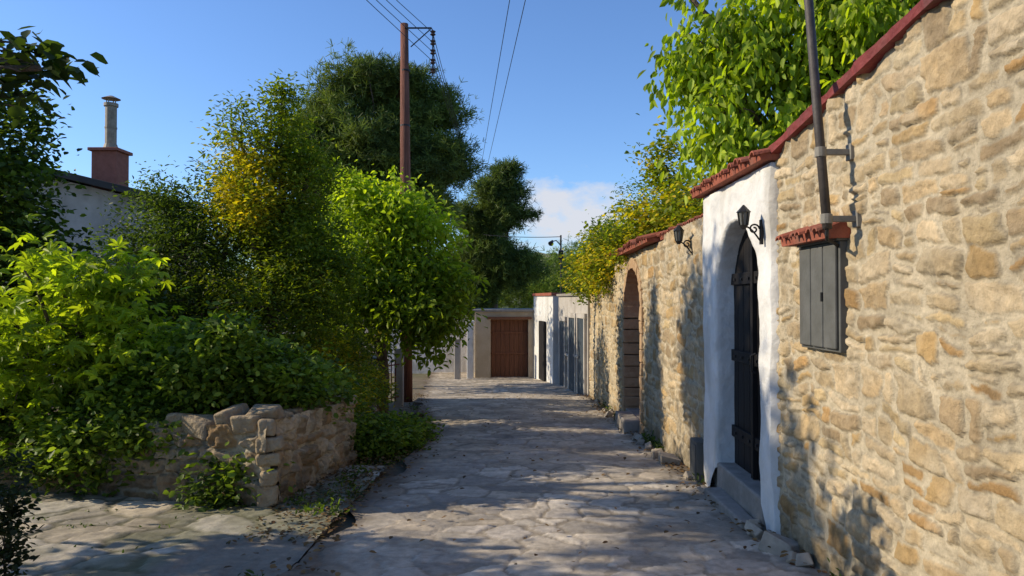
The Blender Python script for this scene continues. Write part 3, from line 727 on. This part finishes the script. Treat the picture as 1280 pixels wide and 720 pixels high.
tree('pine_tree',[(-5.8,31,8.2,2.2,2.4,1.6),(-3.9,31,7.4,1.9,2.0,1.6),(-7.6,31,7.2,1.9,2.0,1.5),(-5.6,31,10.6,1.7,1.8,.9),(-4.3,30.5,5.4,2.0,1.8,1.2),(-3.3,31,9.4,1.5,1.5,.9),(-7.4,31,9.5,1.4,1.5,1.0),(-2.6,31,7.4,.9,1.1,1.0),(-6.6,31,5.4,2,1.8,1.4),(-4.4,31,10.4,1.1,1.2,.8),(-8.6,31,8.4,.7,.9,.7)],560,58,.36,.32,T_needle,G_pine,51,((-5.4,31.5,-1.4),(-5.4,31.2,4.5)),.30,M_pine,updir=.8,rough=.7,flat=.75,limbs=8)
tree('pine_tree',[(-.7,38,7.1,1.1,1.2,.8),(-1.3,38,5.6,1.4,1.3,.9),(.1,38,5.9,.9,.9,.6),(-1.2,38,3.9,1.7,1.4,1.0),(-.2,38,8.1,.6,.6,.5),(.2,38,3.2,1.2,1.2,.8),(-1.9,38,2.4,1.5,1.2,1.2)],420,44,.28,.32,T_needle,G_pine[:4],52,((-.9,38.3,-1.4),(-.9,38.2,3)),.2,M_pine,updir=.8,rough=.6,flat=.8,limbs=8)
tree('distant_trees',[(1.4,46,2.6,2.0,2,1.4),(3.0,48,3.0,1.6,2,1.6),(-3.5,45,2.5,3.0,2,1.8),(0,52,2.6,3,2,1.8),(5.5,50,3.4,2.4,2,2.2),(-8,44,3.5,3.5,2,2.5),(-13,40,4,3.5,2,3)],450,34,.5,.34,T_needle,G_mid,53,None,mat=M_pine)
tree('mulberry_tree',[(2.8,8.6,4.6,.6,.8,.7),(3.6,8.3,4.2,.7,.8,.8),(2.5,8.4,3.8,.42,.5,.55),(4.1,8.2,4.8,.9,.8,.8),(2.1,8.8,4.5,.3,.4,.5),(3.5,8.4,5.6,.8,.8,.5),(3.0,8.1,3.35,.4,.4,.4),(1.95,8.6,5.3,.25,.3,.3),(2.45,8.2,3.3,.25,.3,.3)],330,42,.14,.13,T_droop,G_lime,54,((3.6,8.8,-.4),(3.6,8.7,2.8)),.12,M_leafb,updir=.1,hang=2.2,rough=.75,shell=.3,limbs=12)
tree('climbing_rose_bush',[(2.6,12.2,3.0,.7,.9,.5),(2.2,13.8,2.7,.6,1.0,.45),(2.6,11,3.0,.5,.7,.45),(2.5,12.0,3.8,.35,.4,.5),(2.0,16,2.3,.6,1.2,.5),(1.85,18.2,2.1,.55,1.2,.5),(2.7,10,2.85,.5,.7,.3),(2.0,15,2.8,.5,.8,.4)],520,40,.13,.08,T_oval,G_yel,55,((2.9,12.5,-.6),(2.9,12.5,2.2)),.06,M_leafb,rough=.8,limbs=10,palfn=lambda C,rg:np.where(rg.rand(len(C))<.4,rg.uniform(.5,1,len(C)),rg.uniform(0,.5,len(C))))
tree('acacia_tree',[(3.2,17,3.5,.9,1,.8),(3.0,20,3.2,.9,1.2,.7)],150,40,.16,.08,T_narrow,G_mid,56,((3.3,18,-.9),(3.3,18,2.2)),.07,M_leaf,rough=.6)
tree('street_shade_tree',[(-3.15,4.7,3.12,.36,.3,.14),(-3.5,4.75,2.85,.32,.25,.12),(-2.95,4.6,3.05,.14,.2,.08)],26,8,.10,.12,T_oval,[(.02,.035,.01),(.035,.055,.012),(.05,.075,.015)],57,((-6.2,4.3,-.2),(-5.2,4.4,2.4)),.10,M_leaf,updir=.6,limbs=5)
tree('street_shade_tree',[(-6.6,4.3,3.0,1.0,1.2,1.2),(-6.9,3.0,3.1,1.2,1.2,1.3),(-6.6,1.0,2.8,1.3,1.2,1.3),(-6.6,5.2,2.6,.8,.7,1.0),(-6.6,3.6,1.6,1.0,1.6,.9)],360,38,.2,.17,T_oval,G_dark,58,((-6.8,3.2,-.2),(-6.8,3.2,1.4)),.14,M_leaf,shell=.2,limbs=6)  # out of view, added to throw shade on the near street
tree('street_shade_tree',[(-10.5,7.4,7.2,1.2,1.0,.8),(-10.8,8.6,8.1,1.3,1.2,.9),(-10.6,6.2,6.8,1.0,.8,.6)],170,30,.25,.2,T_oval,G_dark,60,((-10.9,9.0,-.4),(-10.8,8.4,5.4)),.18,M_leaf,shell=.3,limbs=6)  # unseen high crown, added to block sun from the lower gate
tree('house_shade_tree',[(-5.6,22,3.0,1.5,1.6,1.6),(-5.4,24.6,3.2,1.5,1.6,1.6)],200,32,.25,.2,T_oval,G_dark,62,((-5.6,23.5,-1.3),(-5.6,23.5,1.5)),.2,M_leaf,shell=.3,limbs=6)  # added behind the visible trees to shade the far house fronts
tree('potted_sage_plant',[(-2.98,4.35,.30,.10,.12,.42)],34,30,.05,.045,T_oval,[(.02,.03,.01),(.035,.05,.015),(.05,.05,.02)],59,((-3.0,4.4,-.2),(-3.0,4.4,.0)),.012,M_leaf,limbs=8)

rg=np.random.RandomState(3)
def gpts(n,f): 
    return np.array([f() for _ in range(n)])
def lit():
    k=rg.rand();y=rg.uniform(3.5,20)
    if k<.5: x=WX-.04-abs(rg.normal())*.16
    elif k<.85: x=ledge(y)+rg.normal()*.18
    else: x=rg.uniform(-1.4,2)
    return (x,y,gz(y)+.065+rg.uniform(0,.02))
P=gpts(1700,lit)
leaves('leaf_litter',P,.05,T_oval,[(.10,.05,.02),(.16,.09,.03),(.22,.13,.05),(.09,.06,.03)],rg,M_litter,rg.rand(len(P)),2.5)
def lit2():
    y=rg.uniform(5.6,9.8);x=rg.uniform(-2.15,-1.4);return(x,y,gz(y)+.055+rg.uniform(0,.03))
P=gpts(1100,lit2)
leaves('leaf_litter',P,.045,T_oval,[(.10,.05,.02),(.15,.09,.03),(.2,.13,.05),(.06,.06,.02)],rg,M_litter,rg.rand(len(P)),2.0)
def wd():
    c=rg.randint(0,26);rr=np.random.RandomState(c);k=rr.rand();y=rr.uniform(4.2,17)
    x=WX-.06 if k<.55 else ledge(y)-.1
    if k>.85: x=rr.uniform(-2.1,-1.7);y=rr.uniform(6.4,9)
    return (x+rg.normal()*.05,y+rg.normal()*.09,gz(y)+.05+abs(rg.normal())*.05)
P=gpts(1300,wd)
leaves('weeds',P,.055,T_narrow,G_dark,rg,M_leaf,rg.rand(len(P)),.1,-.8)
def gp():
    a=rg.randint(0,30);rr=np.random.RandomState(a+100);x=rr.uniform(-5.5,-2.4);y=rr.uniform(4.6,7.6)
    return (x+rg.normal()*.1,y+rg.normal()*.04,gz(y)+.04)
P=gpts(600,gp)
leaves('path_weeds',P,.035,T_narrow,G_dark,rg,M_leaf,rg.rand(len(P)),.3,-.5)
b=MB()
for i in range(46):
    y=rnd.uniform(4.5,18);s=rnd.uniform(.04,.12);b.box((WX-.06-rnd.uniform(0,.15),y,gz(y)+.03+s*.2),(s,s*1.3,s*.8),rot=(rnd.random(),rnd.random(),rnd.random()*3),jit=s*.15)
for (x,y,s) in((1.98,5.45,.16),(1.93,9.2,.2),(1.9,9.7,.14)):
    b.box((x,y,gz(y)+.06),(s,s*1.5,s*.9),rot=(.1,.1,rnd.random()),jit=.03)
b.make('loose_stones',mat_basic('rubble_stone',(.26,.22,.17),(.42,.36,.28),8,.95,.7,30),.012)

# ------------------------------------------------------------ light
sunv=Vector((-.99,.05,0)).normalized();el=R(29)
sv=Vector((sunv.x*math.cos(el),sunv.y*math.cos(el),math.sin(el)))
l=bpy.data.lights.new('sun','SUN');l.energy=5.0;l.angle=R(.5);l.color=(1,.87,.66)
o=bpy.data.objects.new('sun',l);sc.collection.objects.link(o);o.rotation_euler=sv.to_track_quat('Z','Y').to_euler();o.location=(-20,0,20)
w=bpy.data.worlds.new('World');sc.world=w;w.use_nodes=True;nt=w.node_tree;N=nt.nodes;Lk=nt.links
bg=N['Background'];sky=N.new('ShaderNodeTexSky');sky.sky_type='NISHITA';sky.sun_disc=False
sky.sun_elevation=el;sky.sun_rotation=math.atan2(sunv.x,sunv.y)%(2*math.pi);sky.air_density=1.0;sky.dust_density=.3;sky.ozone_density=2.5
bg.inputs['Strength'].default_value=.15
tc=N.new('ShaderNodeTexCoord');sep=N.new('ShaderNodeSeparateXYZ');Lk.new(tc.outputs['Generated'],sep.inputs[0])
def mth(op,a,b=None):
    m=N.new('ShaderNodeMath');m.operation=op
    for i,q in enumerate((a,b)):
        if q is None:continue
        if isinstance(q,(int,float)):m.inputs[i].default_value=q
        else:Lk.new(q,m.inputs[i])
    return m.outputs[0]
az=mth('ARCTAN2',sep.outputs[0],sep.outputs[1])
ex=mth('DIVIDE',mth('SUBTRACT',az,.085),.12);ez=mth('DIVIDE',mth('SUBTRACT',sep.outputs[2],.108),.052)
rad=mth('ADD',mth('MULTIPLY',ex,ex),mth('MULTIPLY',ez,ez))
mp=N.new('ShaderNodeMapping');mp.inputs['Scale'].default_value=(1,1,1.8);Lk.new(tc.outputs['Generated'],mp.inputs[0])
no=N.new('ShaderNodeTexNoise');no.inputs['Scale'].default_value=18;no.inputs['Detail'].default_value=9;no.inputs['Roughness'].default_value=.6;Lk.new(mp.outputs[0],no.inputs['Vector'])
val=mth('SUBTRACT',mth('ADD',no.outputs['Fac'],.28),mth('MULTIPLY',rad,.25))
mr=N.new('ShaderNodeMapRange');mr.inputs[1].default_value=.48;mr.inputs[2].default_value=.78;mr.inputs[4].default_value=.92;Lk.new(val,mr.inputs[0])
tn=N.new('ShaderNodeMixRGB');tn.blend_type='MULTIPLY';tn.inputs[0].default_value=1;tn.inputs[2].default_value=(.80,1.0,1.30,1)
Lk.new(sky.outputs[0],tn.inputs[1])
mx=N.new('ShaderNodeMixRGB');Lk.new(mr.outputs[0],mx.inputs[0]);Lk.new(tn.outputs[0],mx.inputs[1]);mx.inputs[2].default_value=(4.9,5.0,5.4,1)
Lk.new(mx.outputs[0],bg.inputs['Color'])

# ------------------------------------------------------------ camera
cam=bpy.data.cameras.new('camera');co=bpy.data.objects.new('camera',cam);sc.collection.objects.link(co)
co.location=(0,0,1.6);co.rotation_euler=(R(90.93),0,0);cam.sensor_width=36;cam.lens=26;cam.clip_end=6000;cam.clip_start=.05
sc.camera=co
sc.view_settings.view_transform='Standard';sc.view_settings.look='None';sc.view_settings.exposure=0
